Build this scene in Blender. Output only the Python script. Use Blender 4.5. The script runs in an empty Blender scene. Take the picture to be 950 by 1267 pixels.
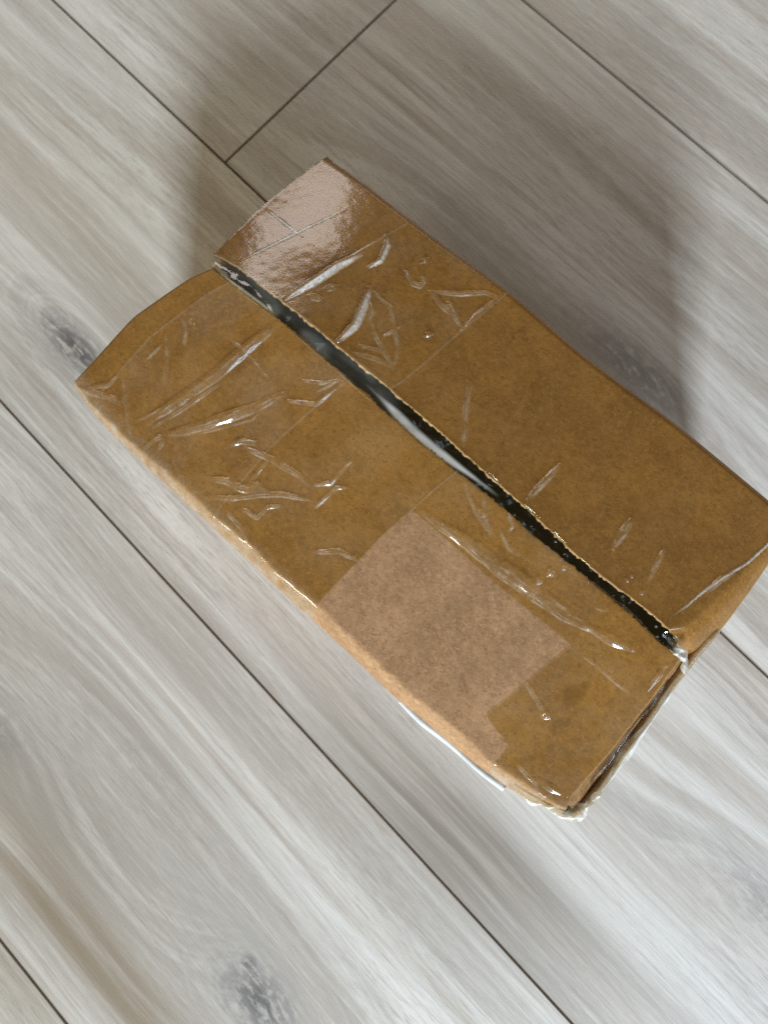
import bpy, bmesh, math, random
import numpy as np
from mathutils import Vector

random.seed(7)
rng = np.random.default_rng(7)
scene = bpy.context.scene
COL = scene.collection

# ------------------------------------------------------------------ camera
cam_data = bpy.data.cameras.new('camera')
cam_data.sensor_fit = 'VERTICAL'
cam_data.sensor_height = 34.6
cam_data.lens = 26.0
cam_data.clip_start = 0.01
cam_data.clip_end = 50
cam_data.dof.use_dof = True
cam_data.dof.focus_distance = 0.292
cam_data.dof.aperture_fstop = 11.0
cam = bpy.data.objects.new('camera', cam_data)
COL.objects.link(cam)
cam.location = (0, 0, 0.41816)
cam.rotation_euler = (math.radians(7.5546), math.radians(4.7872), 0)
scene.camera = cam

# ------------------------------------------------------------------ light
world = bpy.data.worlds.new('World')
scene.world = world
world.use_nodes = True
bg = world.node_tree.nodes['Background']
bg.inputs['Color'].default_value = (1.0, 0.74, 0.30, 1)
bg.inputs['Strength'].default_value = 0.165


def area_lamp(name, az, el, dist, sx, sy, watts, color, aim=(0, 0.08, 0.06)):
    d = bpy.data.lights.new(name, 'AREA')
    d.shape = 'RECTANGLE'
    d.size, d.size_y = sx, sy
    d.energy = watts
    d.color = color
    o = bpy.data.objects.new(name, d)
    COL.objects.link(o)
    az, el = math.radians(az), math.radians(el)
    a = Vector(aim)
    v = Vector((math.cos(az) * math.cos(el), math.sin(az) * math.cos(el), math.sin(el)))
    o.location = a + v * dist
    o.rotation_euler = v.to_track_quat('Z', 'Y').to_euler()
    return o


area_lamp('window_light', -90, 26, 4.0, 0.58, 1.15, 236, (0.85, 0.965, 1.05))
area_lamp('low_left_fill_light', -132, 9, 3.0, 1.5, 0.5, 55, (0.90, 0.98, 0.90))  # added unseen fill that brightens the front fold
area_lamp('low_right_fill_light', -48, 40, 1.0, 0.50, 0.26, 2.3, (0.68, 0.93, 1.30))  # added unseen fill for the cool floor gradient and wrinkle glints
area_lamp('room_bounce_light', 92, 20, 2.5, 2.6, 0.7, 8.0, (1.0, 0.86, 0.62), (0, 0.15, 0))
area_lamp('far_window_light', 99.5, 37.5, 2.5, 0.46, 0.56, 3.7, (1.0, 0.92, 0.88))

scene.view_settings.view_transform = 'Standard'
scene.view_settings.look = 'None'
scene.view_settings.exposure = 0
scene.view_settings.gamma = 1
scene.cycles.use_denoising = False
scene.cycles.max_bounces = 10
scene.cycles.transparent_max_bounces = 16
scene.cycles.caustics_reflective = False
scene.cycles.caustics_refractive = False

# ------------------------------------------------------------------ measured outlines, mm in the box's own frame
FRONT_OUT = [(-128.1, -70.04), (-110.31, -74.47), (-95.51, -74.69), (-76.5, -75.28), (-54.13, -75.36), (-31.2, -75.93), (-8.98, -76.4), (4.34, -76.42), (25.48, -76.4), (51.74, -77.53), (73.75, -76.3), (93.53, -75.35), (112.87, -72.69), (122.58, -68.12)]
FRONT_SLIT = [(-116.72, 2.92), (-103.89, 2.75), (-86.8, 3.59), (-71.94, 3.67), (-49.85, 3.09), (-28.0, 2.73), (-6.44, 1.7), (13.03, 2.58), (32.76, 3.17), (46.31, 2.36), (64.11, 2.64), (89.33, 3.44), (104.67, 2.61), (118.22, 1.95)]
FRONT_LEFT = [(-128.84, -70.17), (-127.94, -52.75), (-127.88, -33.32), (-124.64, -19.62), (-121.15, -6.15), (-117.39, 3.1)]
FRONT_RIGHT = [(122.58, -68.12), (119.61, -60.75), (120.28, -38.86), (119.72, -29.23), (119.58, -16.92), (118.22, 1.95)]
BACK_SLIT = [(-122.49, 8.3), (-107.85, 10.96), (-90.28, 10.32), (-74.35, 11.17), (-54.98, 10.77), (-35.46, 11.22), (-18.61, 10.99), (-2.04, 10.77), (18.12, 9.75), (33.0, 9.42), (46.59, 8.99), (67.15, 7.24), (85.82, 7.77), (104.57, 8.67), (121.31, 5.94)]
BACK_OUT = [(-120.87, 74.01), (-101.78, 74.2), (-92.09, 74.02), (-73.71, 73.51), (-56.11, 73.55), (-26.68, 74.94), (-10.55, 74.82), (14.91, 73.04), (38.34, 73.54), (61.71, 74.42), (94.85, 73.26), (107.89, 72.89), (120.53, 72.33)]
BACK_LEFT = [(-122.49, 8.3), (-123.34, 30.67), (-123.52, 39.29), (-123.08, 49.45), (-120.87, 74.01)]
BACK_RIGHT = [(121.31, 5.94), (124.2, 9.86), (125.46, 24.02), (124.46, 40.79), (123.33, 53.46), (120.78, 72.7)]
RIGHT_OUT = [(125.03, 6.4), (125.45, -3.02), (126.21, -15.62), (127.86, -26.97), (127.57, -40.01), (129.63, -46.25), (129.84, -62.57), (127.31, -69.09)]
LABEL_EDGE = [(52.83, -78.22), (64.21, -78.79), (77.95, -77.94), (91.89, -77.56), (102.75, -76.6)]
F_EDGE0 = [(-116.14, -53.56), (-111.24, -9.8)]
F_E3 = [(-47.28, -65.65), (-42.19, 6.9)]
F_L2 = [(6.08, -68.47), (10.24, -18.51), (12.24, 6.8)]
PATCH_TOP = [(10.24, -18.51), (85.63, -20.31)]
F_R1 = [(78.96, -58.91), (85.63, -20.31), (88.13, -6.51)]
F_R2 = [(92.71, -69.38), (94.6, -43.4)]
NOTCH = [(78.96, -58.91), (92.3, -62.18), (92.71, -69.38)]
B_E1 = [(-83.71, 11.92), (-71.62, 70.57)]
B_E2 = [(-26.18, 19.24), (-22.88, 48.17), (-21.0, 69.58)]
WRINKLES_FRONT = [
    ([(-92.24, -60.34), (-87.86, -42.99), (-84.37, -28.5), (-81.94, -11.88), (-79.37, 3.17)], 2.13, 1.0, 0.7),
    ([(-89.65, -61.15), (-84.57, -44.1), (-80.61, -29.67)], 0.92, 0.5, 0.5),
    ([(-82.33, -58.41), (-73.8, -46.57), (-64.07, -29.94), (-58.87, -17.97)], 1.83, 1.0, 0.7),
    ([(-81.43, -59.35), (-70.73, -46.53), (-61.21, -33.05), (-61.16, -28.35)], 0.61, 0.6, 0.5),
    ([(-61.69, -48.21), (-58.51, -42.16), (-53.69, -39.36), (-50.71, -39.78)], 0.92, 0.6, 0.5),
    ([(-56.03, -43.44), (-44.71, -39.73), (-32.23, -37.48), (-25.44, -37.5)], 1.07, 0.8, 0.5),
    ([(-54.3, -67.48), (-45.6, -60.89), (-38.69, -52.92), (-32.2, -47.38), (-20.72, -40.88)], 0.92, 0.7, 0.5),
    ([(-57.36, -60.9), (-52.04, -57.22), (-45.75, -56.03), (-37.43, -51.02)], 1.22, 0.6, 0.5),
    ([(-45.13, -53.42), (-45.16, -46.79), (-45.68, -40.56)], 0.76, 0.5, 0.5),
    ([(-45.94, -55.36), (-42.01, -51.18), (-36.68, -49.96)], 1.22, 0.5, 0.5),
    ([(-27.09, -38.48), (-20.79, -31.89), (-20.77, -24.86), (-20.6, -18.93)], 0.76, 0.5, 0.5),
    ([(-19.14, -44.05), (-18.76, -38.39), (-18.35, -32.28), (-14.76, -28.82)], 0.76, 0.5, 0.5),
    ([(-41.08, -61.58), (-33.72, -60.24), (-33.37, -54.99), (-28.53, -50.02)], 0.76, 0.4, 0.5),
    ([(-44.57, -66.23), (-35.5, -66.71), (-28.74, -70.33)], 0.92, 0.4, 0.5),
    ([(-8.39, -56.03), (-0.87, -49.13), (8.04, -46.68)], 0.92, 0.5, 0.5),
    ([(-126.42, -69.92), (-116.31, -65.41), (-108.87, -63.52)], 0.92, 0.5, 0.5),
    ([(-123.65, -68.91), (-116.03, -60.41), (-115.65, -53.58)], 0.76, 0.4, 0.5),
    ([(-114.39, -52.97), (-105.29, -60.53), (-95.36, -68.51)], 0.76, 0.4, 0.5),
    ([(-121.39, -68.34), (-110.53, -62.75), (-105.44, -63.25)], 0.92, 0.4, 0.5),
    ([(-86.51, -68.73), (-85.19, -62.52), (-82.04, -61.56)], 0.92, 0.5, 0.5),
    ([(-81.86, -66.5), (-82.99, -61.51)], 0.92, 0.5, 0.5),
    ([(-96.48, -63.04), (-93.24, -56.9), (-91.07, -48.66)], 0.76, 0.4, 0.5),
    ([(-111.83, -20.36), (-106.57, -23.04), (-102.51, -28.83)], 0.67, 0.3, 0.5),
    ([(-113.04, -28.78), (-105.09, -35.73), (-98.12, -45.52)], 0.76, 0.3, 0.5),
    ([(-109.53, -18.92), (-103.96, -20.02)], 0.61, 0.3, 0.5),
    ([(-111.12, -42.89), (-110.61, -33.76)], 0.61, 0.3, 0.5),
    ([(-56.43, -8.73), (-49.38, -4.14), (-44.59, 1.96)], 0.61, 0.35, 0.5),
    ([(-55.89, -18.87), (-45.95, -12.26), (-43.72, 0.98)], 0.76, 0.35, 0.5),
    ([(-49.23, -9.09), (-45.35, 0.9)], 0.49, 0.3, 0.5),
    ([(-91.97, -14.52), (-79.22, -14.37), (-66.3, -16.5)], 0.49, 0.2, 0.5),
    ([(9.43, -17.57), (21.15, -17.64), (34.95, -16.61), (49.32, -16.5), (64.62, -15.0), (78.69, -13.24), (87.84, -10.25), (103.15, -6.4)], 1.07, 1.0, 0.5),
    ([(12.3, -17.15), (24.93, -16.01), (38.38, -13.24), (52.14, -12.47), (76.46, -10.53), (92.88, -10.07)], 0.76, 0.8, 0.5),
    ([(22.5, -16.89), (38.22, -15.37), (56.22, -13.67), (77.58, -11.88)], 2.13, 0.5, 0.5),
    ([(87.84, -10.25), (95.58, -8.85), (103.15, -6.4)], 1.22, 0.6, 0.5),
    ([(17.37, 2.19), (22.12, -1.06), (28.99, -4.48), (39.21, -7.74)], 0.67, 0.5, 0.5),
    ([(26.89, 2.2), (33.7, -4.46), (39.89, -7.15)], 0.76, 0.5, 0.5),
    ([(39.52, -3.47), (46.26, -6.85), (52.0, -5.85)], 0.67, 0.4, 0.5),
    ([(28.4, -3.78), (32.49, -3.49)], 0.92, 0.4, 0.5),
    ([(36.28, 4.58), (41.95, 0.61), (42.54, -2.88)], 0.61, 0.4, 0.5),
    ([(62.29, -10.36), (62.26, -8.03)], 1.07, 0.5, 0.5),
    ([(63.27, -5.57), (63.91, -2.66)], 1.07, 0.5, 0.5),
    ([(66.13, -0.73), (66.32, 1.8)], 0.61, 0.4, 0.5),
    ([(81.29, -39.56), (87.95, -41.69), (95.15, -44.05)], 0.92, 0.5, 0.5),
    ([(93.14, -44.33), (96.3, -44.54)], 1.22, 0.5, 0.5),
    ([(89.51, -19.58), (102.11, -19.17), (113.95, -18.92)], 0.4, 0.2, 0.5),
    ([(103.98, -64.09), (112.27, -62.95), (118.22, -61.28)], 0.92, 0.6, 0.5),
    ([(98.47, -64.18), (106.28, -64.63), (112.35, -66.61)], 0.92, 0.5, 0.5),
    ([(115.72, -2.16), (116.1, -9.42), (116.3, -14.18)], 0.61, 0.4, 0.5),
    ([(83.73, -3.39), (88.16, -1.07)], 0.46, 0.3, 0.5),
]
WRINKLES_BACK = [
    ([(-110.99, 12.96), (-102.55, 37.76), (-95.33, 58.86)], 0.67, 0.4, 1.3),
    ([(-120.77, 37.7), (-103.07, 37.34), (-99.56, 37.45)], 0.67, 0.35, 1.3),
    ([(-84.43, 12.22), (-81.18, 25.49), (-79.05, 36.54), (-75.46, 47.44)], 1.52, 1.1, 1.0),
    ([(-80.8, 19.6), (-78.82, 32.29), (-75.45, 43.44)], 0.76, 0.6, 0.5),
    ([(-73.93, 60.69), (-70.47, 57.23), (-67.73, 50.12), (-69.29, 44.43)], 0.98, 0.8, 1.0),
    ([(-62.66, 37.88), (-59.68, 31.53), (-55.74, 21.63), (-56.09, 12.19)], 1.52, 1.1, 1.0),
    ([(-52.04, 27.28), (-45.85, 23.67), (-39.61, 21.45), (-32.32, 18.0)], 0.92, 0.6, 0.5),
    ([(-48.21, 12.62), (-40.65, 16.28), (-32.54, 18.25)], 0.76, 0.5, 0.5),
    ([(-48.42, 16.78), (-38.67, 21.36)], 0.61, 0.4, 0.5),
    ([(-60.74, 37.68), (-50.23, 37.05), (-36.29, 25.49), (-32.1, 17.75)], 0.76, 0.3, 0.5),
    ([(-59.51, 34.3), (-54.46, 30.53), (-52.13, 25.9)], 0.92, 0.5, 0.5),
    ([(-44.54, 25.62), (-42.13, 33.67)], 0.49, 0.3, 0.5),
    ([(-57.12, 53.39), (-51.74, 51.15), (-48.57, 51.96), (-48.62, 54.99)], 0.92, 0.6, 0.5),
    ([(-50.24, 55.87), (-47.26, 53.91)], 1.07, 0.5, 0.5),
    ([(-43.98, 53.07), (-35.32, 51.4), (-27.39, 50.51), (-23.25, 49.59)], 0.92, 0.5, 0.5),
    ([(-43.98, 53.07), (-34.04, 60.28), (-27.46, 67.36), (-21.95, 69.24)], 0.92, 0.35, 0.5),
    ([(-35.14, 54.16), (-28.04, 51.28)], 1.22, 0.4, 0.5),
    ([(-21.95, 69.24), (-23.63, 57.91), (-23.09, 48.42)], 0.61, 0.3, 0.5),
    ([(-7.26, 33.25), (-2.26, 26.4), (3.54, 18.61), (8.47, 11.86)], 0.98, 0.7, 0.5),
    ([(-6.29, 34.06), (0.89, 22.7), (8.47, 11.86)], 0.49, 0.4, 0.5),
    ([(40.55, 30.68), (40.3, 21.42), (40.0, 11.3)], 1.07, 0.8, 0.5),
    ([(41.48, 28.59), (40.97, 18.7), (40.26, 11.94)], 0.49, 0.5, 0.5),
    ([(73.61, 31.53), (74.4, 25.35), (75.31, 18.09)], 1.22, 0.6, 0.5),
    ([(74.83, 30.96), (75.68, 25.65), (75.56, 18.72)], 0.49, 0.5, 0.5),
    ([(89.5, 31.54), (90.82, 24.71), (92.44, 16.57)], 0.85, 0.5, 0.5),
    ([(90.83, 27.51), (91.44, 22.06)], 0.61, 0.4, 0.5),
    ([(86.27, 11.6), (86.33, 12.45)], 0.76, 0.6, 0.5),
    ([(86.66, 13.93), (86.72, 14.78)], 0.61, 0.5, 0.5),
    ([(92.7, 12.04), (93.52, 11.96)], 0.76, 0.6, 0.5),
    ([(-75.55, 25.64), (-73.13, 29.38)], 1.22, 0.5, 0.5),
    ([(-78.14, 19.12), (-73.6, 21.49)], 1.22, 0.3, 0.5),
    ([(-54.88, 62.25), (-54.41, 62.19)], 1.83, 0.25, 0.5),
    ([(-31.95, 38.13), (-31.05, 37.58)], 1.83, 0.25, 0.5),
    ([(106.4, 12.17), (108.38, 19.01), (109.84, 26.97), (111.63, 34.04), (116.13, 47.01), (117.7, 56.27), (119.65, 70.22)], 0.38, 0.7, 1.2),
    ([(110.96, 28.34), (111.95, 35.5), (114.12, 39.75)], 0.92, 0.6, 0.5),
]
STAINS = [(98.51, -31.91, 7, 3.2, 80, 0.42), (100.97, -43.02, 5.0, 1.8, 70, 0.42), (100.82, -47.32, 1.8, 1.3, 0, 0.42), (100.83, -59.41, 5, 1.6, 60, 0.42), (44.4, -39.4, 27, 5.5, 78, 0.22), (28.0, -47.0, 9, 7, 20, 0.15), (62, -52, 11, 6, 120, 0.15)]

BOX_AT = (-0.0079975, 0.0599692, 0.0)
BOX_ROT = math.radians(-41.2)
H = 0.130

# ------------------------------------------------------------------ node helpers
class G:
    """small helper that writes node trees as expressions"""
    def __init__(self, name):
        self.m = bpy.data.materials.new(name)
        self.m.use_nodes = True
        self.t = self.m.node_tree
        self.t.nodes.clear()
        self.out = self.t.nodes.new('ShaderNodeOutputMaterial')

    def put(self, sock, v):
        if isinstance(v, bpy.types.NodeSocket):
            self.t.links.new(v, sock)
        elif v is not None:
            sock.default_value = v

    def math(self, op, a, b=None, c=None, clamp=False):
        n = self.t.nodes.new('ShaderNodeMath')
        n.operation = op
        n.use_clamp = clamp
        for i, v in enumerate((a, b, c)):
            if v is not None:
                self.put(n.inputs[i], v)
        return n.outputs[0]

    def add(self, a, b): return self.math('ADD', a, b)
    def mul(self, a, b): return self.math('MULTIPLY', a, b)
    def sub(self, a, b): return self.math('SUBTRACT', a, b)

    def vec(self, x, y, z=0.0):
        n = self.t.nodes.new('ShaderNodeCombineXYZ')
        for i, v in enumerate((x, y, z)):
            self.put(n.inputs[i], v)
        return n.outputs[0]

    def sep(self, v):
        n = self.t.nodes.new('ShaderNodeSeparateXYZ')
        self.put(n.inputs[0], v)
        return n.outputs

    def noise(self, v, scale, detail=3, rough=0.55, dist=0.0):
        n = self.t.nodes.new('ShaderNodeTexNoise')
        self.put(n.inputs['Vector'], v)
        n.inputs['Scale'].default_value = scale
        n.inputs['Detail'].default_value = detail
        n.inputs['Roughness'].default_value = rough
        n.inputs['Distortion'].default_value = dist
        return n.outputs['Fac']

    def ramp(self, x, lo, hi, a=0.0, b=1.0):
        n = self.t.nodes.new('ShaderNodeMapRange')
        n.interpolation_type = 'SMOOTHSTEP'
        self.put(n.inputs[0], x)
        for i, v in enumerate((lo, hi, a, b)):
            self.put(n.inputs[i + 1], v)
        return n.outputs[0]

    def mix(self, f, a, b, mode='MIX'):
        n = self.t.nodes.new('ShaderNodeMix')
        n.data_type = 'RGBA'
        n.blend_type = mode
        self.put(n.inputs[0], f)
        self.put(n.inputs[6], a if isinstance(a, bpy.types.NodeSocket) else (*a, 1))
        self.put(n.inputs[7], b if isinstance(b, bpy.types.NodeSocket) else (*b, 1))
        return n.outputs[2]

    def bump(self, h, strength, dist, normal=None):
        n = self.t.nodes.new('ShaderNodeBump')
        n.inputs['Strength'].default_value = strength
        n.inputs['Distance'].default_value = dist
        self.put(n.inputs['Height'], h)
        if normal is not None:
            self.put(n.inputs['Normal'], normal)
        return n.outputs[0]

    def coord(self, kind='Object'):
        n = self.t.nodes.new('ShaderNodeTexCoord')
        return n.outputs[kind]

    def attr(self, name):
        n = self.t.nodes.new('ShaderNodeAttribute')
        n.attribute_name = name
        return n.outputs['Fac']

    def pbsdf(self, color, rough, normal=None, spec=0.5, **kw):
        n = self.t.nodes.new('ShaderNodeBsdfPrincipled')
        self.put(n.inputs['Base Color'], color if isinstance(color, bpy.types.NodeSocket) else (*color, 1))
        self.put(n.inputs['Roughness'], rough)
        n.inputs['Specular IOR Level'].default_value = spec
        if normal is not None:
            self.put(n.inputs['Normal'], normal)
        for k, v in kw.items():
            self.put(n.inputs[k.replace('_', ' ')], v)
        return n.outputs[0]

    def done(self, shader):
        self.t.links.new(shader, self.out.inputs['Surface'])
        return self.m


# ------------------------------------------------------------------ materials
SEAM_ANGLE = math.radians(-45.5751)
DIR = (math.cos(SEAM_ANGLE), math.sin(SEAM_ANGLE))
NRM = (DIR[1], -DIR[0])
SEAM_OFF = -0.093877
PLANK_W = 0.193


def wood_material():
    g = G('grey_oak_laminate')
    geo = g.t.nodes.new('ShaderNodeNewGeometry')
    P = g.sep(geo.outputs['Position'])
    a0 = g.add(g.mul(P[0], DIR[0]), g.mul(P[1], DIR[1]))
    b0 = g.sub(g.add(g.mul(P[0], NRM[0]), g.mul(P[1], NRM[1])), SEAM_OFF)
    info = g.t.nodes.new('ShaderNodeObjectInfo')
    oc = g.sep(info.outputs['Color'])
    seed = g.mul(oc[0], 9.0)
    # grain lines wander slowly along the board
    w1 = g.sub(g.noise(g.vec(g.mul(a0, 2.2), g.mul(b0, 6.0), seed), 1.0, 2, 0.5), 0.5)
    w2 = g.sub(g.noise(g.vec(g.mul(a0, 9.0), g.mul(b0, 30.0), seed), 1.0, 2, 0.5), 0.5)
    f = g.add(b0, g.add(g.mul(w1, 0.042), g.mul(w2, 0.006)))
    knot_dark = None
    halo = None
    # (along, across, half length, half width, how far it pushes the grain, how dark)
    knots = [(-0.260, 0.140, 0.034, 0.011, 0.016, 0.95), (0.072, 0.303, 0.026, 0.015, 0.022, 0.90),
             (0.0545, 0.2945, 0.006, 0.005, 0.004, 0.9), (-0.024, -0.074, 0.042, 0.012, 0.020, 0.55),
             (-0.132, 0.314, 0.028, 0.012, 0.016, 0.35), (0.214, 0.082, 0.036, 0.013, 0.030, 0.35),
             (-0.150, -0.066, 0.075, 0.016, 0.030, 0.05), (-0.045, 0.268, 0.070, 0.016, 0.022, 0.12)]
    for ka, kb, sa, sb, push, dark in knots:
        da = g.mul(g.sub(a0, ka), 1 / sa)
        db = g.mul(g.sub(b0, kb), 1 / sb)
        r2 = g.add(g.mul(da, da), g.mul(db, db))
        wide = g.math('EXPONENT', g.mul(r2, -0.28))
        f = g.add(f, g.mul(wide, push))
        core = g.mul(g.math('EXPONENT', g.mul(r2, -1.5)), dark)
        rr_ = g.add(g.math('SQRT', r2), g.add(g.mul(w1, 3.0), g.mul(w2, 1.2)))
        rings = g.ramp(g.noise(g.vec(g.mul(rr_, 5.5), seed, 0.0), 1.0, 2, 0.6), 0.38, 0.62, 0.15, 1.0)
        hl = g.mul(g.mul(g.math('EXPONENT', g.mul(r2, -0.30)), dark), rings)
        halo = hl if halo is None else g.math('MAXIMUM', halo, hl)
        knot_dark = core if knot_dark is None else g.math('MAXIMUM', knot_dark, core)
    s_big = g.noise(g.vec(g.mul(a0, 1.5), g.mul(f, 26.0), seed), 1.0, 3, 0.6)
    s_mid = g.noise(g.vec(g.mul(a0, 3.0), g.mul(f, 110.0), g.add(seed, 3.3)), 1.0, 4, 0.68)
    s_fine = g.noise(g.vec(g.mul(a0, 13.0), g.mul(f, 520.0), g.add(seed, 6.1)), 1.0, 4, 0.72)
    pores = g.noise(g.vec(g.mul(a0, 85.0), g.mul(b0, 1600.0), seed), 1.0, 3, 0.65)
    s_str = g.noise(g.vec(g.mul(a0, 11.0), g.mul(g.add(b0, g.mul(w1, 0.03)), 430.0), g.add(seed, 8.4)), 1.0, 4, 0.7)
    patch = g.noise(g.vec(g.mul(a0, 4.0), g.mul(f, 14.0), g.add(seed, 1.7)), 1.0, 2, 0.5)
    hue = g.noise(g.vec(g.mul(a0, 2.4), g.mul(f, 34.0), g.add(seed, 2.9)), 1.0, 3, 0.6)
    col = g.mix(g.ramp(s_big, 0.36, 0.62), (0.370, 0.335, 0.300), (0.588, 0.564, 0.534))
    col = g.mix(g.mul(g.ramp(hue, 0.48, 0.64), 0.65), col, (0.405, 0.350, 0.302))
    act = g.ramp(g.noise(g.vec(g.mul(a0, 3.2), g.mul(f, 15.0), g.add(seed, 5.2)), 1.0, 2, 0.5), 0.38, 0.66, 0.25, 0.95)
    col = g.mix(g.mul(g.ramp(s_mid, 0.51, 0.70), g.mul(act, 0.80)), col, (0.310, 0.262, 0.225))
    col = g.mix(g.mul(g.ramp(s_mid, 0.46, 0.34), 0.18), col, (0.650, 0.632, 0.605))
    col = g.mix(g.mul(g.ramp(s_fine, 0.50, 0.66), g.mul(act, 0.62)), col, (0.320, 0.278, 0.242))
    col = g.mix(g.mul(g.ramp(s_fine, 0.46, 0.34), 0.18), col, (0.700, 0.690, 0.670))
    col = g.mix(g.mul(g.ramp(s_str, 0.50, 0.68), 0.38), col, (0.345, 0.305, 0.272))
    col = g.mix(g.mul(g.ramp(s_str, 0.46, 0.34), 0.22), col, (0.700, 0.690, 0.670))
    pclump = g.ramp(patch, 0.40, 0.62, 0.15, 0.60)
    col = g.mix(g.mul(g.ramp(pores, 0.52, 0.66), pclump), col, (0.27, 0.235, 0.205))
    col = g.mix(g.mul(g.ramp(pores, 0.47, 0.36), 0.16), col, (0.72, 0.71, 0.69))
    # heartwood figure along the boards, plus soft floor shadow painted in as taupe and brown
    hw_shade_n = g.ramp(s_mid, 0.34, 0.58, 0.35, 1.0)
    hw_shade_e = g.mul(g.sub(s_big, 0.5), 2.2)
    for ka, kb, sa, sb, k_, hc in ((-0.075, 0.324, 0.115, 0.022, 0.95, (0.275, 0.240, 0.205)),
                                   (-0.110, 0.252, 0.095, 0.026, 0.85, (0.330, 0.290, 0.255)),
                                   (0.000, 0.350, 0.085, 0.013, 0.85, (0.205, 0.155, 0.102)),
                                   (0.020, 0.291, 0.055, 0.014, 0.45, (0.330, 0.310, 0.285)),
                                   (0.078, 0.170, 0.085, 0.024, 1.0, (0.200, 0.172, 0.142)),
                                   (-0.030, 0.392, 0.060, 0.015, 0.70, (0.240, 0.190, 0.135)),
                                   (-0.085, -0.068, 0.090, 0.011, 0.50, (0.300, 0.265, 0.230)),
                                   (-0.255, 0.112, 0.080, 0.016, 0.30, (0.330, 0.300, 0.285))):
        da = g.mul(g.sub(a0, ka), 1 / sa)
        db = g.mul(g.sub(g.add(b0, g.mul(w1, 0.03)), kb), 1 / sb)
        e_ = g.math('EXPONENT', g.mul(g.math('MAXIMUM', g.add(g.add(g.mul(da, da), g.mul(db, db)), hw_shade_e), 0.0), -0.8))
        col = g.mix(g.mul(g.mul(e_, k_), hw_shade_n), col, hc)
    swirl = g.noise(g.vec(g.mul(a0, 24.0), g.mul(f, 360.0), g.add(seed, 4.4)), 1.0, 3, 0.6, 0.5)
    col = g.mix(g.mul(halo, g.ramp(swirl, 0.38, 0.60, 0.35, 0.85)), col, (0.285, 0.270, 0.262))
    kn = g.noise(g.vec(g.mul(a0, 55.0), g.mul(f, 520.0), seed), 1.0, 5, 0.72, 0.35)
    kiso = g.noise(g.vec(g.mul(a0, 150.0), g.mul(b0, 230.0), seed), 1.0, 4, 0.7, 0.8)
    kn = g.add(g.mul(kn, 0.5), g.mul(kiso, 0.5))
    kd = g.mul(knot_dark, g.ramp(kn, 0.40, 0.53))
    col = g.mix(kd, col, (0.085, 0.080, 0.085))
    tint = g.mix(1.0, col, g.mix(oc[1], (1.04, 1.035, 1.03), (1.17, 1.165, 1.16)), 'MULTIPLY')
    nrm = g.bump(g.add(g.mul(s_str, 0.8), g.mul(pores, 0.6)), 0.5, 0.00025)
    rough = g.ramp(s_mid, 0.3, 0.7, 0.40, 0.52)
    return g.done(g.pbsdf(tint, rough, nrm, 0.5))


def kraft_material(name, light, dark, stains=False):
    g = G(name)
    c = g.coord('Object')
    n1 = g.noise(c, 45.0, 3, 0.6)
    n2 = g.noise(c, 260.0, 5, 0.78)
    xyz = g.sep(c)
    fib = g.noise(g.vec(g.mul(xyz[0], 620.0), g.mul(xyz[1], 800.0), g.mul(xyz[2], 620.0)), 1.0, 4, 0.75, 1.0)
    m = g.add(g.mul(n1, 0.36), g.add(g.mul(n2, 0.34), g.mul(fib, 0.30)))
    col = g.mix(g.ramp(m, 0.43, 0.57), dark, light)
    col = g.mix(g.mul(g.ramp(fib, 0.48, 0.37), 0.55), col, tuple(v * 1.35 for v in light))
    col = g.mix(g.mul(g.ramp(fib, 0.52, 0.63), 0.58), col, tuple(v * 0.55 for v in dark))
    speck = g.noise(c, 900.0, 1, 0.5)
    col = g.mix(g.mul(g.ramp(speck, 0.73, 0.80), 0.5), col, tuple(v * 0.45 for v in dark))
    if stains:
        wob = g.mul(g.sub(g.noise(c, 170.0, 3, 0.6), 0.5), 3.2)
        for x, y, a, b, r, k_ in STAINS:
            r = math.radians(r)
            dx, dy = g.sub(xyz[0], x / 1000), g.sub(xyz[1], y / 1000)
            u = g.mul(g.add(g.mul(dx, math.cos(r)), g.mul(dy, math.sin(r))), 1000 / a)
            v = g.mul(g.sub(g.mul(dy, math.cos(r)), g.mul(dx, math.sin(r))), 1000 / b)
            d = g.add(g.add(g.mul(u, u), g.mul(v, v)), wob)
            col = g.mix(g.ramp(d, 1.15, 0.35 if k_ > 0.3 else -0.5, 0.0, k_), col, tuple(q * 0.62 for q in dark))
    h = g.add(g.mul(fib, 0.5), g.mul(n2, 0.8))
    return g.done(g.pbsdf(col, 0.85, g.bump(h, 0.4, 0.00025), 0.25))


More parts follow.
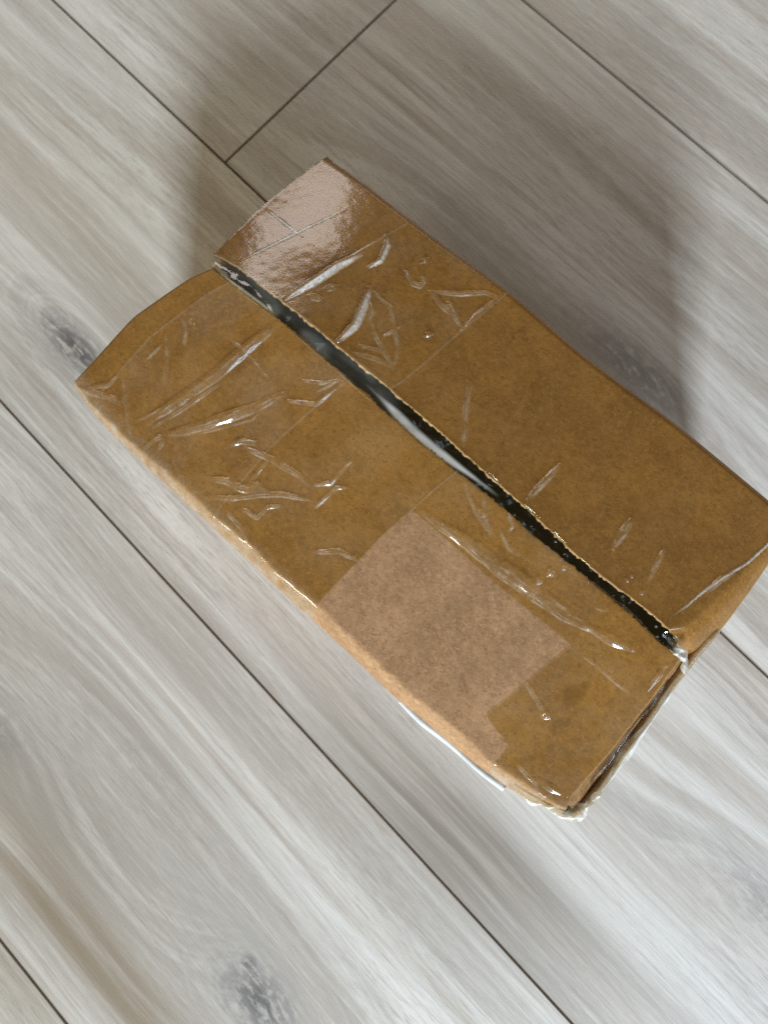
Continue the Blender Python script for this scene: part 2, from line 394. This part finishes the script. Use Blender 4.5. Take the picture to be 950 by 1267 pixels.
def tape_material(name, tint, haze=0.5, rough=0.13, wave=0.12, mottle=True, film=(0.88, 0.82, 0.68)):
    g = G(name)
    c = g.coord('Object')
    wav = g.add(g.noise(c, 170.0, 3, 0.55), g.mul(g.noise(c, 900.0, 2, 0.5), 0.16))
    nrm = g.bump(wav, wave, 0.0006)
    lw = g.t.nodes.new('ShaderNodeLayerWeight')
    lw.inputs['Blend'].default_value = 0.5
    g.put(lw.inputs['Normal'], nrm)
    p5 = g.math('POWER', lw.outputs['Facing'], 5.0)
    fr = g.add(g.mul(p5, 0.55), 0.085)
    tr = g.t.nodes.new('ShaderNodeBsdfTransparent')
    tr.inputs[0].default_value = (*tint, 1)
    gl = g.t.nodes.new('ShaderNodeBsdfGlossy')
    gl.inputs['Roughness'].default_value = rough
    g.put(gl.inputs['Normal'], nrm)
    df = g.t.nodes.new('ShaderNodeBsdfDiffuse')
    fc = g.mix(g.ramp(g.attr('lift_sheen'), 0.55, 0.9), film, (0.95, 0.945, 0.93))  # milky lifted film, whitened further to paint in glints
    g.t.links.new(fc, df.inputs[0])
    tl = g.t.nodes.new('ShaderNodeBsdfTranslucent')
    tl.inputs[0].default_value = (*film, 1)
    dt = g.t.nodes.new('ShaderNodeMixShader')
    dt.inputs[0].default_value = 0.35
    g.t.links.new(df.outputs[0], dt.inputs[1])
    g.t.links.new(tl.outputs[0], dt.inputs[2])
    m1 = g.t.nodes.new('ShaderNodeMixShader')
    lift_sheen = g.mul(g.attr('lift_sheen'), g.mul(g.ramp(g.noise(c, 700.0, 2, 0.6), 0.3, 0.7, 0.5, 1.0), haze))
    if not mottle:
        lift_sheen = g.mul(g.attr('lift_sheen'), haze)
    g.put(m1.inputs[0], lift_sheen)
    g.t.links.new(tr.outputs[0], m1.inputs[1])
    g.t.links.new(dt.outputs[0], m1.inputs[2])
    m2 = g.t.nodes.new('ShaderNodeMixShader')
    g.put(m2.inputs[0], fr)
    g.t.links.new(m1.outputs[0], m2.inputs[1])
    g.t.links.new(gl.outputs[0], m2.inputs[2])
    return g.done(m2.outputs[0])


def plain(name, color, rough, bump_scale=0, bump=0.3, spec=0.5):
    g = G(name)
    nrm = None
    col = color
    if bump_scale:
        n = g.noise(g.coord('Object'), bump_scale, 4, 0.6)
        nrm = g.bump(n, bump, 0.001)
        col = g.mix(g.ramp(n, 0.35, 0.65), tuple(v * 0.85 for v in color), color)
    return g.done(g.pbsdf(col, rough, nrm, spec))


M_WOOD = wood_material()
M_SUB = plain('dark_joint', (0.22, 0.18, 0.14), 0.9, 60)
M_KRAFT = kraft_material('kraft_board', (0.395, 0.228, 0.118), (0.285, 0.155, 0.075), True)
M_EDGE = kraft_material('kraft_cut_edge', (0.60, 0.42, 0.24), (0.42, 0.27, 0.14))
M_TAPE = tape_material('clear_packing_tape', (0.925, 0.84, 0.57), 0.85)
M_TAPE_CLEAR = tape_material('clear_film', (0.93, 0.93, 0.87), 0.95, 0.06, 0.2, False, (0.90, 0.93, 0.90))
M_CRUMPLE = tape_material('crumpled_film', (0.95, 0.93, 0.80), 0.95, 0.10, 0.4, False, (0.95, 0.96, 0.90))
M_BLACK = plain('black_plastic_film', (0.012, 0.012, 0.012), 0.22, 350, 0.35, 0.6)
M_PAPER = plain('white_paper', (0.60, 0.63, 0.64), 0.6, 300, 0.1)


# ------------------------------------------------------------------ mesh helpers
def mesh_obj(name, verts, faces, mat, parent=None, smooth=True, attr=None):
    me = bpy.data.meshes.new(name)
    me.from_pydata([tuple(map(float, v)) for v in verts], [], [tuple(map(int, q)) for q in faces])
    me.update()
    if smooth:
        me.polygons.foreach_set('use_smooth', [True] * len(me.polygons))
    if attr is not None:
        at = me.attributes.new('lift_sheen', 'FLOAT', 'POINT')
        at.data.foreach_set('value', np.asarray(attr, dtype=np.float32))
    me.materials.append(mat)
    o = bpy.data.objects.new(name, me)
    COL.objects.link(o)
    if parent:
        o.parent = parent
    return o


def grid_faces(nu, nv, off=0):
    i = np.arange(nu - 1)[:, None] * nv + np.arange(nv - 1)[None, :] + off
    return np.stack([i, i + nv, i + nv + 1, i + 1], -1).reshape(-1, 4)


class Curve:
    """polyline resampled by a fraction of its x (or y) span, smoothed a little"""
    def __init__(self, pts):
        p = np.array(pts, float) / 1000
        d = np.r_[0, np.cumsum(np.hypot(*np.diff(p, axis=0).T))]
        t = d / d[-1]
        q = np.linspace(0, 1, 400)
        x, y = np.interp(q, t, p[:, 0]), np.interp(q, t, p[:, 1])
        k = np.hanning(61); k /= k.sum()
        def sm(v):
            l = np.linspace(v[0], v[-1], len(v))
            e = np.pad(v - l, 30, mode='reflect', reflect_type='odd')
            return np.convolve(e, k, 'valid') + l
        self.q, self.x, self.y = q, sm(x), sm(y)

    def __call__(self, t):
        return np.stack([np.interp(t, self.q, self.x), np.interp(t, self.q, self.y)], -1)


def value_noise(x, y, scale, seed):
    """smooth random field with unit-ish amplitude; scale = features per metre"""
    r = np.random.default_rng(seed)
    out = np.zeros_like(x)
    for k in range(10):
        a = r.uniform(0, 2 * np.pi)
        fr = scale * r.uniform(0.6, 1.5) * 2 * np.pi
        out += np.sin((np.cos(a) * x + np.sin(a) * y) * fr + r.uniform(0, 6.28))
    return out / 10 * 1.6


def snap(a, b):
    return [b] + list(a[1:])


class Flap:
    """a flap's upper surface as a Coons patch: s along the slit, t from low edge to high edge"""
    def __init__(self, low, high, left, right):
        left = [low[0]] + list(left[1:-1]) + [high[0]]
        right = [low[-1]] + list(right[1:-1]) + [high[-1]]
        self.c = [Curve(q) for q in (low, high, left, right)]
        gs, gt = np.meshgrid(np.linspace(0, 1, 500), np.linspace(0, 1, 160), indexing='ij')
        self.gs, self.gt = gs.ravel(), gt.ravel()
        self.gp = self.xy(self.gs, self.gt)

    def xy(self, s, t):
        lo, hi, le, ri = self.c
        s_, t_ = s[..., None], t[..., None]
        p = (1 - t_) * lo(s) + t_ * hi(s) + (1 - s_) * le(t) + s_ * ri(t)
        p -= (1 - s_) * (1 - t_) * lo(np.zeros(1)) + s_ * (1 - t_) * lo(np.ones(1))
        p -= (1 - s_) * t_ * hi(np.zeros(1)) + s_ * t_ * hi(np.ones(1))
        return p

    def inv(self, pt):
        d = ((self.gp - np.array(pt) / 1000) ** 2).sum(1)
        i = d.argmin()
        return self.gs[i], self.gt[i]

    def z(self, s, t, xy): raise NotImplementedError

    def surf(self, s, t):
        xy = self.xy(s, t)
        return np.concatenate([xy, self.z(s, t, xy)[..., None]], -1)

    def board(self, name, mat, parent, thick=0.003, ns=260, nt=90, jag=(), fold=None):
        u = np.linspace(0, 1, ns)
        v = np.linspace(0, 1, nt)
        v = v * v * (3 - 2 * v) * 0.6 + v * 0.4          # finer near the two long edges
        s, t = np.meshgrid(u, v, indexing='ij')
        top = self.surf(s, t)
        for side in jag:                                   # torn, fuzzy cut edge
            j = 0 if side == 'low' else -1
            top[:, j, 1] += rng.normal(0, 0.00026, ns) + 0.0004 * value_noise(top[:, j, 0], top[:, j, 0] * 0, 120, 77)
            top[:, j, 2] -= np.abs(rng.normal(0, 0.00025, ns))
        bot = top.copy()
        bot[..., 2] -= thick
        if fold == 'low':
            bot[:, 0, 1] += 0.003
        elif fold == 'high':
            bot[:, -1, 1] -= 0.003
        n = ns * nt
        f1 = grid_faces(ns, nt)
        f2 = grid_faces(ns, nt, n)[:, ::-1]
        idx = np.arange(n).reshape(ns, nt)
        ring = np.r_[idx[:, 0], idx[-1, 1:], idx[-2::-1, -1], idx[0, -2:0:-1]]
        nx = np.roll(ring, -1)
        side = np.stack([ring, ring + n, nx + n, nx], -1)
        o = mesh_obj(name, np.r_[top.reshape(-1, 3), bot.reshape(-1, 3)], np.r_[f1, f2, side], mat, parent)
        o.data.materials.append(M_EDGE)
        mi = np.zeros(len(o.data.polygons), dtype=np.int32)
        mi[len(f1) + len(f2):] = 1
        o.data.polygons.foreach_set('material_index', mi)
        return o


class FrontFlap(Flap):
    def z(self, s, t, xy):
        w = np.interp(s, [0, .1, .4, .8, 1], [.0025, .005, .008, .009, .007])
        tr = 0.72 * w / 0.074 * (1 + 0.22 * value_noise(xy[..., 0], xy[..., 0] * 0, 26, 15) + 0.10 * value_noise(xy[..., 0], xy[..., 0] * 0, 90, 16))
        k = np.clip(1 - t / tr, 0, 1)
        z = H - 1.3 * w * k ** 1.6
        z -= 0.0012 * np.clip(1 - s / 0.20, 0, 1) ** 2
        z += 0.00028 * value_noise(xy[..., 0], xy[..., 1], 22, 3) * np.clip(t * 4, 0, 1)
        z += 0.00045 * value_noise(xy[..., 0] * 1.0, xy[..., 1] * 0.25, 34, 5) * np.clip(t * 3, 0, 1) * np.clip((1 - t) * 3, 0, 1)
        return z


class BackFlap(Flap):
    def z(self, s, t, xy):
        z = H - 0.012 * t
        z = z - 0.0045 * np.clip(1 - s / 0.23, 0, 1) ** 1.7
        sc = 0.945 + 0.045 * t
        d = 0.0105 * (1 - t) + 0.001
        k = np.clip((s - sc) / (1 - sc), 0, 1)
        z = z - d * k ** 1.35
        z = z - 0.002 * np.clip((t - 0.95) / 0.05, 0, 1) ** 2
        z = z + 0.00022 * value_noise(xy[..., 0], xy[..., 1], 20, 11)
        return z


def nudge(pts, d):
    n = len(pts) - 1
    return [(x, y + d * max(0.0, math.sin(math.pi * min(1.0, k / n * 1.1))) ** 0.5 if 0 < k < n else y) for k, (x, y) in enumerate(pts)]


FRONT_SLIT = nudge(FRONT_SLIT, 0.55)
BACK_SLIT = nudge(BACK_SLIT, -0.45)
front = FrontFlap(FRONT_OUT, FRONT_SLIT, FRONT_LEFT, FRONT_RIGHT)
back = BackFlap(BACK_SLIT, BACK_OUT, BACK_LEFT, BACK_RIGHT)


def ridge(x, y, wrinkles):
    """height (m) and 0-1 lift of a tape wrinkled along the given lines"""
    hgt = np.zeros_like(x)
    lift_sheen = np.zeros_like(x)
    facet_slope = 1.1 if wrinkles is WRINKLES_BACK else 0.85
    for i, (pts, hw, hh, hz) in enumerate(wrinkles):
        p = np.array(pts) / 1000
        seg = np.hypot(*np.diff(p, axis=0).T)
        cum = np.r_[0, np.cumsum(seg)]
        best = np.full(x.shape, 1e9)
        along = np.zeros_like(x)
        m = 0.012
        sel = (x > p[:, 0].min() - m) & (x < p[:, 0].max() + m) & (y > p[:, 1].min() - m) & (y < p[:, 1].max() + m)
        if not sel.any():
            continue
        xs, ys = x[sel], y[sel]
        bs, al, sg = np.full(xs.shape, 1e9), np.zeros_like(xs), np.zeros_like(xs)
        wob = 0.0003 * value_noise(xs, ys, 120, 200 + i)
        for k in range(len(seg)):
            a, b = p[k], p[k + 1]
            d = b - a
            u = np.clip(((xs - a[0]) * d[0] + (ys - a[1]) * d[1]) / max(seg[k] ** 2, 1e-12), 0, 1)
            dist = np.hypot(xs - a[0] - u * d[0], ys - a[1] - u * d[1])
            near = dist < bs
            bs[near] = dist[near]
            sg[near] = np.sign((xs - a[0]) * d[1] - (ys - a[1]) * d[0])[near]
            al[near] = (cum[k] + u[near] * seg[k]) / cum[-1]
        w = 1.35 * hw / 1000 * (0.35 + 0.65 * np.sin(np.clip(al, 0.04, 0.96) * np.pi) ** 0.6)
        r = np.clip(1 - np.abs(bs + wob * 0.5) / w, 0, 1)
        rel = np.clip(np.abs(bs + wob * 0.5) / np.maximum(w, 1e-6), 0, 1.5)
        jag = 1 + 0.15 * value_noise(xs, ys, 150, 50 + i)
        if 1.1 < hz < 1.25:
            jag = 1 + 0.55 * value_noise(xs, ys, 330, 50 + i)
        if hz > 0.8:
            h = (facet_slope if hz < 1.1 else 0.50 if hz < 1.25 else 0.12) * w * r * jag
        else:
            h = 0.66 * w * np.clip(1 - rel ** 2, 0, 1) * jag * (0.75 + 0.25 * np.sin(al * 11 + i))
        hgt[sel] = np.maximum(hgt[sel], h)
        fade = np.clip(np.minimum(al, 1 - al) / 0.15, 0.15, 1)
        crest = np.clip(1 - bs / 0.00042, 0, 1)
        rim = np.clip(1 - np.abs(rel - 0.86) * w / 0.00040, 0, 1) * np.where(sg > 0, 1.0, 0.35) * (rel < 1.2)
        broken = np.clip(0.55 + 0.75 * value_noise(xs, ys, 120, 80 + i), 0, 1)
        streak = np.abs(np.cos(rel * 7 + al * 3 + i)) ** 10 * (w > 0.0014) * (rel < 1)
        body = np.maximum.reduce([crest * 0.8, rim * 0.75, streak * 0.4]) * broken  # crest and rim highlights painted in as whitish lines
        body = np.maximum(body, np.where(rel < 1, 0.11, 0))
        if hz > 0.8:
            body = np.where(rel < 1, (1.0 if hz > 1.1 else 0.88) * np.clip(1.3 - rel * 0.7, 0, 1), 0)  # white glint painted over the whole wrinkle
        lift_sheen[sel] = np.maximum(lift_sheen[sel], np.clip(body * fade * min(1.0, hz * 1.6), 0, 1))
    return hgt, lift_sheen


def tape(name, flap, s0, s1, t0, t1, wrinkles, parent, mat=M_TAPE, off=0.00012, label=None, step=0.00035, seed=1, base=0.0):
    """one strip of clear tape lying on a flap; s0/s1 are functions of t"""
    mid = 0.5 * (t0 + t1)
    nu = max(12, int(0.245 * abs(s1(mid) - s0(mid)) / step))
    nv = max(12, int(0.072 * (t1 - t0) / step))
    tt = np.linspace(t0, t1, nv)
    a = np.array([s0(q) for q in tt])
    b = np.array([s1(q) for q in tt])
    u = np.linspace(0, 1, nu)[:, None]
    s = a[None, :] * (1 - u) + b[None, :] * u
    t = np.broadcast_to(tt[None, :], s.shape)
    P = flap.surf(s, t)
    h, lift_sheen = ridge(P[..., 0], P[..., 1], wrinkles)
    edge = np.minimum(u * nu, (1 - u) * nu) * step
    curl = np.clip(1 - edge / 0.0007, 0, 1)
    h = h + 0.00010 * curl + 0.000018 * value_noise(P[..., 0], P[..., 1], 160, seed)
    lift_sheen = np.maximum(lift_sheen, np.broadcast_to(curl * 0.22, lift_sheen.shape))
    cloud = np.clip(0.5 + 0.9 * value_noise(P[..., 0], P[..., 1], 26, seed + 140) + 0.4 * value_noise(P[..., 0], P[..., 1], 85, seed + 150), 0, 1.4)
    lift_sheen = np.maximum(lift_sheen, base * cloud)
    if t0 < 0.02 and flap is front:
        lift_sheen = np.maximum(lift_sheen, np.clip(1 - t / 0.12, 0, 1) * (0.48 + 0.30 * value_noise(P[..., 0], P[..., 1], 130, seed + 60)))  # bright highlight along the fold, painted in as whitish haze
    P[..., 2] += off + h
    o = mesh_obj(name, P.reshape(-1, 3), grid_faces(nu, nv), mat, parent, True, lift_sheen.ravel())
    if label:
        o['label'] = label
    return o


# ------------------------------------------------------------------ the floor
def xy_floor(a, b):
    b += SEAM_OFF
    return (a * DIR[0] + b * NRM[0], a * DIR[1] + b * NRM[1])


floor = mesh_obj('floor', [(-6, -6, -0.03), (6, -6, -0.03), (6, 6, -0.03), (-6, 6, -0.03),
                           (-6, -6, -0.012), (6, -6, -0.012), (6, 6, -0.012), (-6, 6, -0.012)],
                 [(0, 3, 2, 1), (4, 5, 6, 7), (0, 1, 5, 4), (1, 2, 6, 5), (2, 3, 7, 6), (3, 0, 4, 7)], M_SUB, smooth=False)
floor['kind'] = 'structure'


def plank(a0, a1, row, tone):
    g, c = 0.00022, 0.0007
    def ring(x, z):
        return [(*xy_floor(a, b), z) for a, b in ((a0 + x, row * PLANK_W + x), (a1 - x, row * PLANK_W + x),
                                                  (a1 - x, (row + 1) * PLANK_W - x), (a0 + x, (row + 1) * PLANK_W - x))]
    v = ring(g, -0.0115) + ring(g, -0.0007) + ring(g + c * .45, -0.00022) + ring(g + c, 0.0)
    f = [(0, 1, 2, 3), (15, 14, 13, 12)]
    for k in range(3):
        for i in range(4):
            j = (i + 1) % 4
            f.append((k * 4 + i, k * 4 + 4 + i, k * 4 + 4 + j, k * 4 + j))
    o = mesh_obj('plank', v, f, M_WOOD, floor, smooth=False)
    o.data.materials.append(M_SUB)
    for p_ in o.data.polygons:
        if 2 <= p_.index < 14:
            p_.material_index = 1
    o.color = (*tone, 0, 1)
    return o


LEN = 1.285
for row, cut, tones in [(-3, 0.20, (.11, .55)), (-2, -0.92, (.23, .55)), (-1, -0.2817, (.47, .30)), (-1, -0.2817 - LEN, (.83, .25)),
                        (0, -0.70, (.61, .60)), (1, -0.55, (.37, .60)), (2, -0.80, (.71, .50)), (3, -0.5, (.15, .6)), (4, -0.9, (.9, .5)), (5, -0.35, (.05, .6)), (-4, -0.6, (.4, .5)), (-5, -0.25, (.66, .55)), (-6, -0.8, (.2, .5))]:
    plank(cut, cut + LEN, row, tones)
    if row != -1:
        plank(cut + LEN, cut + 2 * LEN, row, (tones[0] + .31, tones[1]))
        plank(cut - LEN, cut, row, (tones[0] + .57, tones[1]))
plank(-0.2817 + LEN, -0.2817 + 2 * LEN, -1, (.29, .4))

# ------------------------------------------------------------------ the box
box = bpy.data.objects.new('cardboard_box', None)
COL.objects.link(box)
box.location = BOX_AT
box.rotation_euler = (0, 0, BOX_ROT)
box['label'] = 'worn brown cardboard box with a taped slit top standing on grey plank floor'
box['category'] = 'box'

ff = front.board('flap', M_KRAFT, box, jag=('high',), fold='low')
ff['label'] = 'flap with a bare pinkish kraft patch between strips of clear tape'
bf = back.board('flap', M_KRAFT, box, jag=('low',), fold='high')
bf['label'] = 'darker glossy flap with white tape glints at its left end'


def wall(name, top_pts, ztop, zround, outward, bulge, parent, roll=0.0):
    """side panel: an outer sheet following the top outline, an inner sheet 3 mm inside"""
    c = Curve(top_pts)
    n, m = 60, 26
    u = np.linspace(0, 1, n)
    p = c(u)
    zt = np.interp(u, np.linspace(0, 1, len(ztop)), ztop)
    nrm = np.array(outward, float)
    rows = []
    for k in range(m):
        v = k / (m - 1)
        z = zt * (1 - v)
        off = bulge * np.sin(np.pi * v) * np.sin(np.pi * np.clip(u, 0.02, 0.98)) - 0.0012 * v
        q = p + nrm * off[:, None]
        rows.append(np.c_[q, z])
    outer = np.stack(rows, 1)
    inner = outer.copy()
    inner[..., :2] -= nrm * 0.003
    # rounded lip joining the two sheets
    lip = outer[:, :1].copy()
    lip[..., :2] -= nrm * 0.0012
    lip[..., 2] += roll
    V = np.concatenate([inner[:, ::-1], lip, outer], 1)
    return mesh_obj(name, V.reshape(-1, 3), grid_faces(n, V.shape[1]), M_KRAFT, parent)


w_f = np.interp(np.linspace(0, 1, 14), [0, .1, .4, .8, 1], [.0025, .005, .008, .009, .007])
pan_f = wall('side_panel', FRONT_OUT, H - 1.3 * w_f - 0.0003, 0, (0, -1), 0.0016, box)
pan_b = wall('side_panel', BACK_OUT, [H - .018] * 3 + [H - .0155] * 10, 0, (0, 1), -0.001, box)
pan_l = wall('side_panel', list(FRONT_LEFT[:-1]) + list(BACK_LEFT), [H - .009] * 6 + [H - .017] * 5, 0, (-1, 0), -0.002, box)
pan_r = wall('side_panel', [FRONT_OUT[-1]] + RIGHT_OUT[::-1] + BACK_RIGHT[2:], [H - .011] * 8 + [H - .018] * 4, 0, (1, 0), -0.001, box, 0.0012)
for o_, lift_v in ((pan_r, 0.35), (pan_f, 0.06)):
    me = o_.data
    nv = len(me.vertices)
    co = np.empty(nv * 3); me.vertices.foreach_get('co', co); co = co.reshape(60, -1, 3)[:, 21:44] if o_ is pan_r else co.reshape(60, -1, 3)[:, 30:46]
    off = np.array((0.00025, 0, 0)) if o_ is pan_r else np.array((0, -0.00025, 0))
    V = co + off
    V[:, :6, 2] += 0.00025
    t_ = mesh_obj('packing_tape', V.reshape(-1, 3), grid_faces(60, V.shape[1]), M_TAPE, o_, True, np.full(V.shape[0] * V.shape[1], lift_v))
bottom = mesh_obj('base_panel', [(x / 1000, y / 1000, z) for z in (0.0008, 0.004) for x, y in ((-121, -68), (119, -68), (119, 69), (-119, 69))],
                  [(3, 2, 1, 0), (4, 5, 6, 7), (0, 1, 5, 4), (1, 2, 6, 5), (2, 3, 7, 6), (3, 0, 4, 7)], M_KRAFT, box, smooth=False)

c = Curve([(123.5, 4), (124, -12), (125, -28), (126, -44), (127, -64)])
u = np.linspace(0, 1, 50)
e = c(u)
v = np.linspace(0, 1, 12)
X = e[:, None, 0] - 0.0085 * v[None, :]
Y = np.broadcast_to(e[:, None, 1], X.shape)
Z = H - 0.0085 - 0.004 * (1 - v[None, :]) ** 2 - 0.0035 * np.clip(u[:, None] - 0.45, 0, 1) * v[None, :] ** 2 * 2 + 0.0005 * value_noise(X, Y, 60, 91)
V = np.r_[np.stack([X, Y, Z], -1).reshape(-1, 3), np.stack([X, Y, Z - 0.003], -1).reshape(-1, 3)]
mesh_obj('inner_flap', V, np.r_[grid_faces(50, 12), grid_faces(50, 12, 600)[:, ::-1]], M_KRAFT, box)

# white label stuck to the front panel, its top edge standing proud of the fold
c = Curve(LABEL_EDGE)
u = np.linspace(0, 1, 40)
e = c(u)
cols = []
for k in range(14):
    v = k / 13
    z = 0.1185 - 0.07 * v
    cols.append(np.c_[e[:, 0], e[:, 1] + 0.0002 + 0.0016 * v * (1 - 0.4 * v), np.full(40, z) + 0.0012 * np.sin(u * 9) * (1 - v)])
outer = np.stack(cols, 1)
inner = outer.copy()
inner[..., 1] += 0.0022
V = np.concatenate([inner[:, ::-1], outer], 1)
mesh_obj('paper_label', V.reshape(-1, 3), grid_faces(40, V.shape[1]), M_PAPER, pan_f)

# ------------------------------------------------------------------ clear tape
def line(flap, pts):
    """s as a linear function of t through measured points"""
    st = np.array([flap.inv(q) for q in pts])
    k = np.polyfit(st[:, 1], st[:, 0], 1)
    return lambda t: float(np.clip(k[0] * t + k[1], 0, 1))


e0, e3, l2, r1, r2 = (line(front, q) for q in (F_EDGE0, F_E3, F_L2, F_R1, F_R2))
b1, b2 = line(back, B_E1), line(back, B_E2)
t_patch = float(np.mean([front.inv(q)[1] for q in PATCH_TOP]))
n_t = [front.inv(q) for q in NOTCH]


def right_edge(t):
    lo, hi = n_t[1][1], n_t[0][1]
    if t > hi:
        return r1(t)
    if t < lo:
        return r2(t)
    k = (hi - t) / max(hi - lo, 1e-6)
    zig = 0.0035 * abs(((k * 7) % 1) - 0.5) * 2
    return r1(hi) * (1 - k) + r2(lo) * k + zig + 0.0015 * math.sin(k * 57)


one = lambda t: 1.0
zero = lambda t: 0.0
tape('packing_tape', front, zero, e0, 0.004, 1, WRINKLES_FRONT, box, seed=9, base=0.015)
tape('packing_tape', front, e0, e3, 0.004, 1, WRINKLES_FRONT, box, seed=1, base=0.1)
tape('packing_tape', front, e3, l2, 0.004, 1, WRINKLES_FRONT, box, seed=2, base=0.05)
tape('packing_tape', front, right_edge, one, 0.004, t_patch, WRINKLES_FRONT, box, seed=3, base=0.1)
tape('packing_tape', front, l2, one, t_patch, 1, WRINKLES_FRONT, box, off=0.0003, seed=4, base=0.06)
tape('packing_tape', back, zero, b1, 0, 0.998, WRINKLES_BACK, box, seed=5, base=0.05)
tape('packing_tape', back, b1, b2, 0, 0.998, WRINKLES_BACK, box, seed=6, base=0.06)
tape('packing_tape', back, b2, one, 0, 0.998, WRINKLES_BACK, box, seed=7, base=0.02)

# the strip that bridges the slit, sagging into it
n, m = 600, 26
u = np.linspace(0.0, 0.985, n)
A = front.surf(u, np.full(n, 0.985))
B = back.surf(u, np.full(n, 0.015))
q = np.linspace(0, 1, m)[None, :, None]
P = A[:, None] * (1 - q) + B[:, None] * q
q = q[..., 0]
x = P[..., 0]
sag = np.sin(np.pi * q) ** 0.7 * (0.0012 + 0.0007 * value_noise(x, P[..., 1] * 1.2, 32, 21) + 0.00018 * value_noise(x, P[..., 1], 110, 22))
end = np.clip((u[:, None] - 0.60) / 0.06, 0, 1) * 0.15
P[..., 2] -= sag + end * 0.006 * np.sin(np.pi * q)
P[..., 2] += 0.0004
uu = u[:, None]
def step(v, e):
    return np.clip(v / e + 0.5, 0, 1)


streaky = value_noise(x * 0.22, P[..., 1] * 1.6, 150, 24)
facet = step(value_noise(x, P[..., 1] * 1.3, 46, 23) - 0.25, 0.35) * 0.5 + step(value_noise(x + P[..., 1], P[..., 1], 62, 26) - 0.35, 0.30) * 0.35
lift_sheen = 0.035 + 0.20 * facet + 0.06 * np.clip(streaky, 0, 1)
sheen_band = step(0.16 * np.clip((uu - 0.37) / 0.05, 0, 1) * np.clip((0.62 - uu) / 0.10, 0.3, 1) - np.abs(q - 0.36 - 0.10 * np.sin(uu * 18 + 2.2)), 0.14) * step(uu - 0.375, 0.06) * step(0.605 - uu, 0.05)  # reflected sheen in the slit, painted as a whitish band
lift_sheen = lift_sheen * step(0.40 - uu, 0.05) + sheen_band * np.clip(0.92 + 0.25 * streaky, 0.4, 1)
lift_sheen += 0.9 * step(0.055 - np.abs(uu - 0.085), 0.03) * step(0.07 - np.abs(q - 0.12 - uu * 0.6), 0.05)
lift_sheen += 0.55 * step(value_noise(x, P[..., 1], 330, 25) - 0.85, 0.1) * step(uu - 0.6, 0.05)
lift_sheen = np.clip(lift_sheen, 0, 1)
br = mesh_obj('bridging_tape', P.reshape(-1, 3), grid_faces(n, m), M_TAPE_CLEAR, box, True, lift_sheen.ravel())
br['label'] = 'clear tape sagging into the slit between the flaps'

# crumpled film gathered along the right end and at its two corners
def crumple(path, half, z0, amp, seed, n=90, m=22, rise=0.002, milk=1.0):
    r = np.random.default_rng(seed)
    c = Curve(path)
    uu = np.linspace(0, 1, n)
    p = c(uu)
    d = np.gradient(p, axis=0)
    d /= np.hypot(*d.T)[:, None] + 1e-9
    nn = np.c_[d[:, 1], -d[:, 0]]
    vv = np.linspace(-1, 1, m)
    hw = half * (0.7 + 0.3 * np.sin(uu * 14 + seed)) * np.sin(np.clip(uu, .01, .99) * np.pi) ** 0.7
    X = p[:, None, :] + nn[:, None, :] * (vv[None, :, None] * hw[:, None, None])
    rr = np.abs(value_noise(X[..., 0], X[..., 1], 75, seed)) + 0.35 * np.abs(value_noise(X[..., 0], X[..., 1], 170, seed + 1))
    Z = z0 + amp * (0.9 - rr) + rise * (1 - vv[None, :] ** 2)
    X = X + r.normal(0, amp * 0.015, X.shape)
    V = np.concatenate([X, Z[..., None]], -1)
    lift_sheen = np.clip(1.05 - rr * 1.5, 0.10, 1) * milk
    return mesh_obj('crumpled_tape', V.reshape(-1, 3), grid_faces(n, m), M_CRUMPLE, box, True, lift_sheen.ravel())


crumple([(124.5, 5), (124.8, -8), (126.0, -22), (126.8, -36), (128.2, -48), (128.6, -63)], 0.0021, H - 0.0095, 0.0010, 31)
crumple([(121.0, -2), (122.5, -16), (123.2, -32), (124.0, -48), (124.6, -64)], 0.0026, H - 0.0105, 0.0010, 37, 90, 18, 0.001, 0.12)
crumple([(115, -69), (120, -68.2), (124, -66), (126, -60), (126.5, -52)], 0.0034, H - 0.0035, 0.0032, 32)
crumple([(110, 5.5), (115, 4.5), (120, 3), (122.5, -1)], 0.0030, H - 0.0015, 0.0018, 33, 70, 18, 0.001)
crumple([(104, -72), (110, -71), (116, -68.5), (121, -65)], 0.0018, H - 0.003, 0.0012, 34, 70, 18, 0.0015)

# ------------------------------------------------------------------ what lies in the box: black plastic just under the slit
n, m = 300, 60
xs = np.linspace(-0.114, 0.116, n)
ys = np.linspace(-0.022, 0.034, m)
X, Y = np.meshgrid(xs, ys, indexing='ij')
rid = np.abs(value_noise(X, Y, 40, 41)) * 0.004 + np.abs(value_noise(X, Y, 110, 42)) * 0.0018
edge = np.minimum(np.clip((X + 0.114) / 0.02, 0, 1), np.clip((0.116 - X) / 0.02, 0, 1)) * np.minimum(np.clip((Y + 0.022) / 0.012, 0, 1), np.clip((0.034 - Y) / 0.012, 0, 1))
Zt = 0.008 + (0.108 + rid) * np.sqrt(edge)
Zb = np.full_like(Zt, 0.006)
N = n * m
idx = np.arange(N).reshape(n, m)
ring = np.r_[idx[:, 0], idx[-1, 1:], idx[-2::-1, -1], idx[0, -2:0:-1]]
nx = np.roll(ring, -1)
V = np.r_[np.c_[X.ravel(), Y.ravel(), Zt.ravel()], np.c_[X.ravel(), Y.ravel(), Zb.ravel()]]
F = np.r_[grid_faces(n, m), grid_faces(n, m, N)[:, ::-1], np.stack([ring, ring + N, nx + N, nx], -1)]
bag = mesh_obj('plastic_packet', V, F, M_BLACK)
bag.location = BOX_AT
bag.rotation_euler = (0, 0, BOX_ROT)
bag['label'] = 'glossy black plastic packet inside the cardboard box, seen through the slit'
bag['category'] = 'packet'
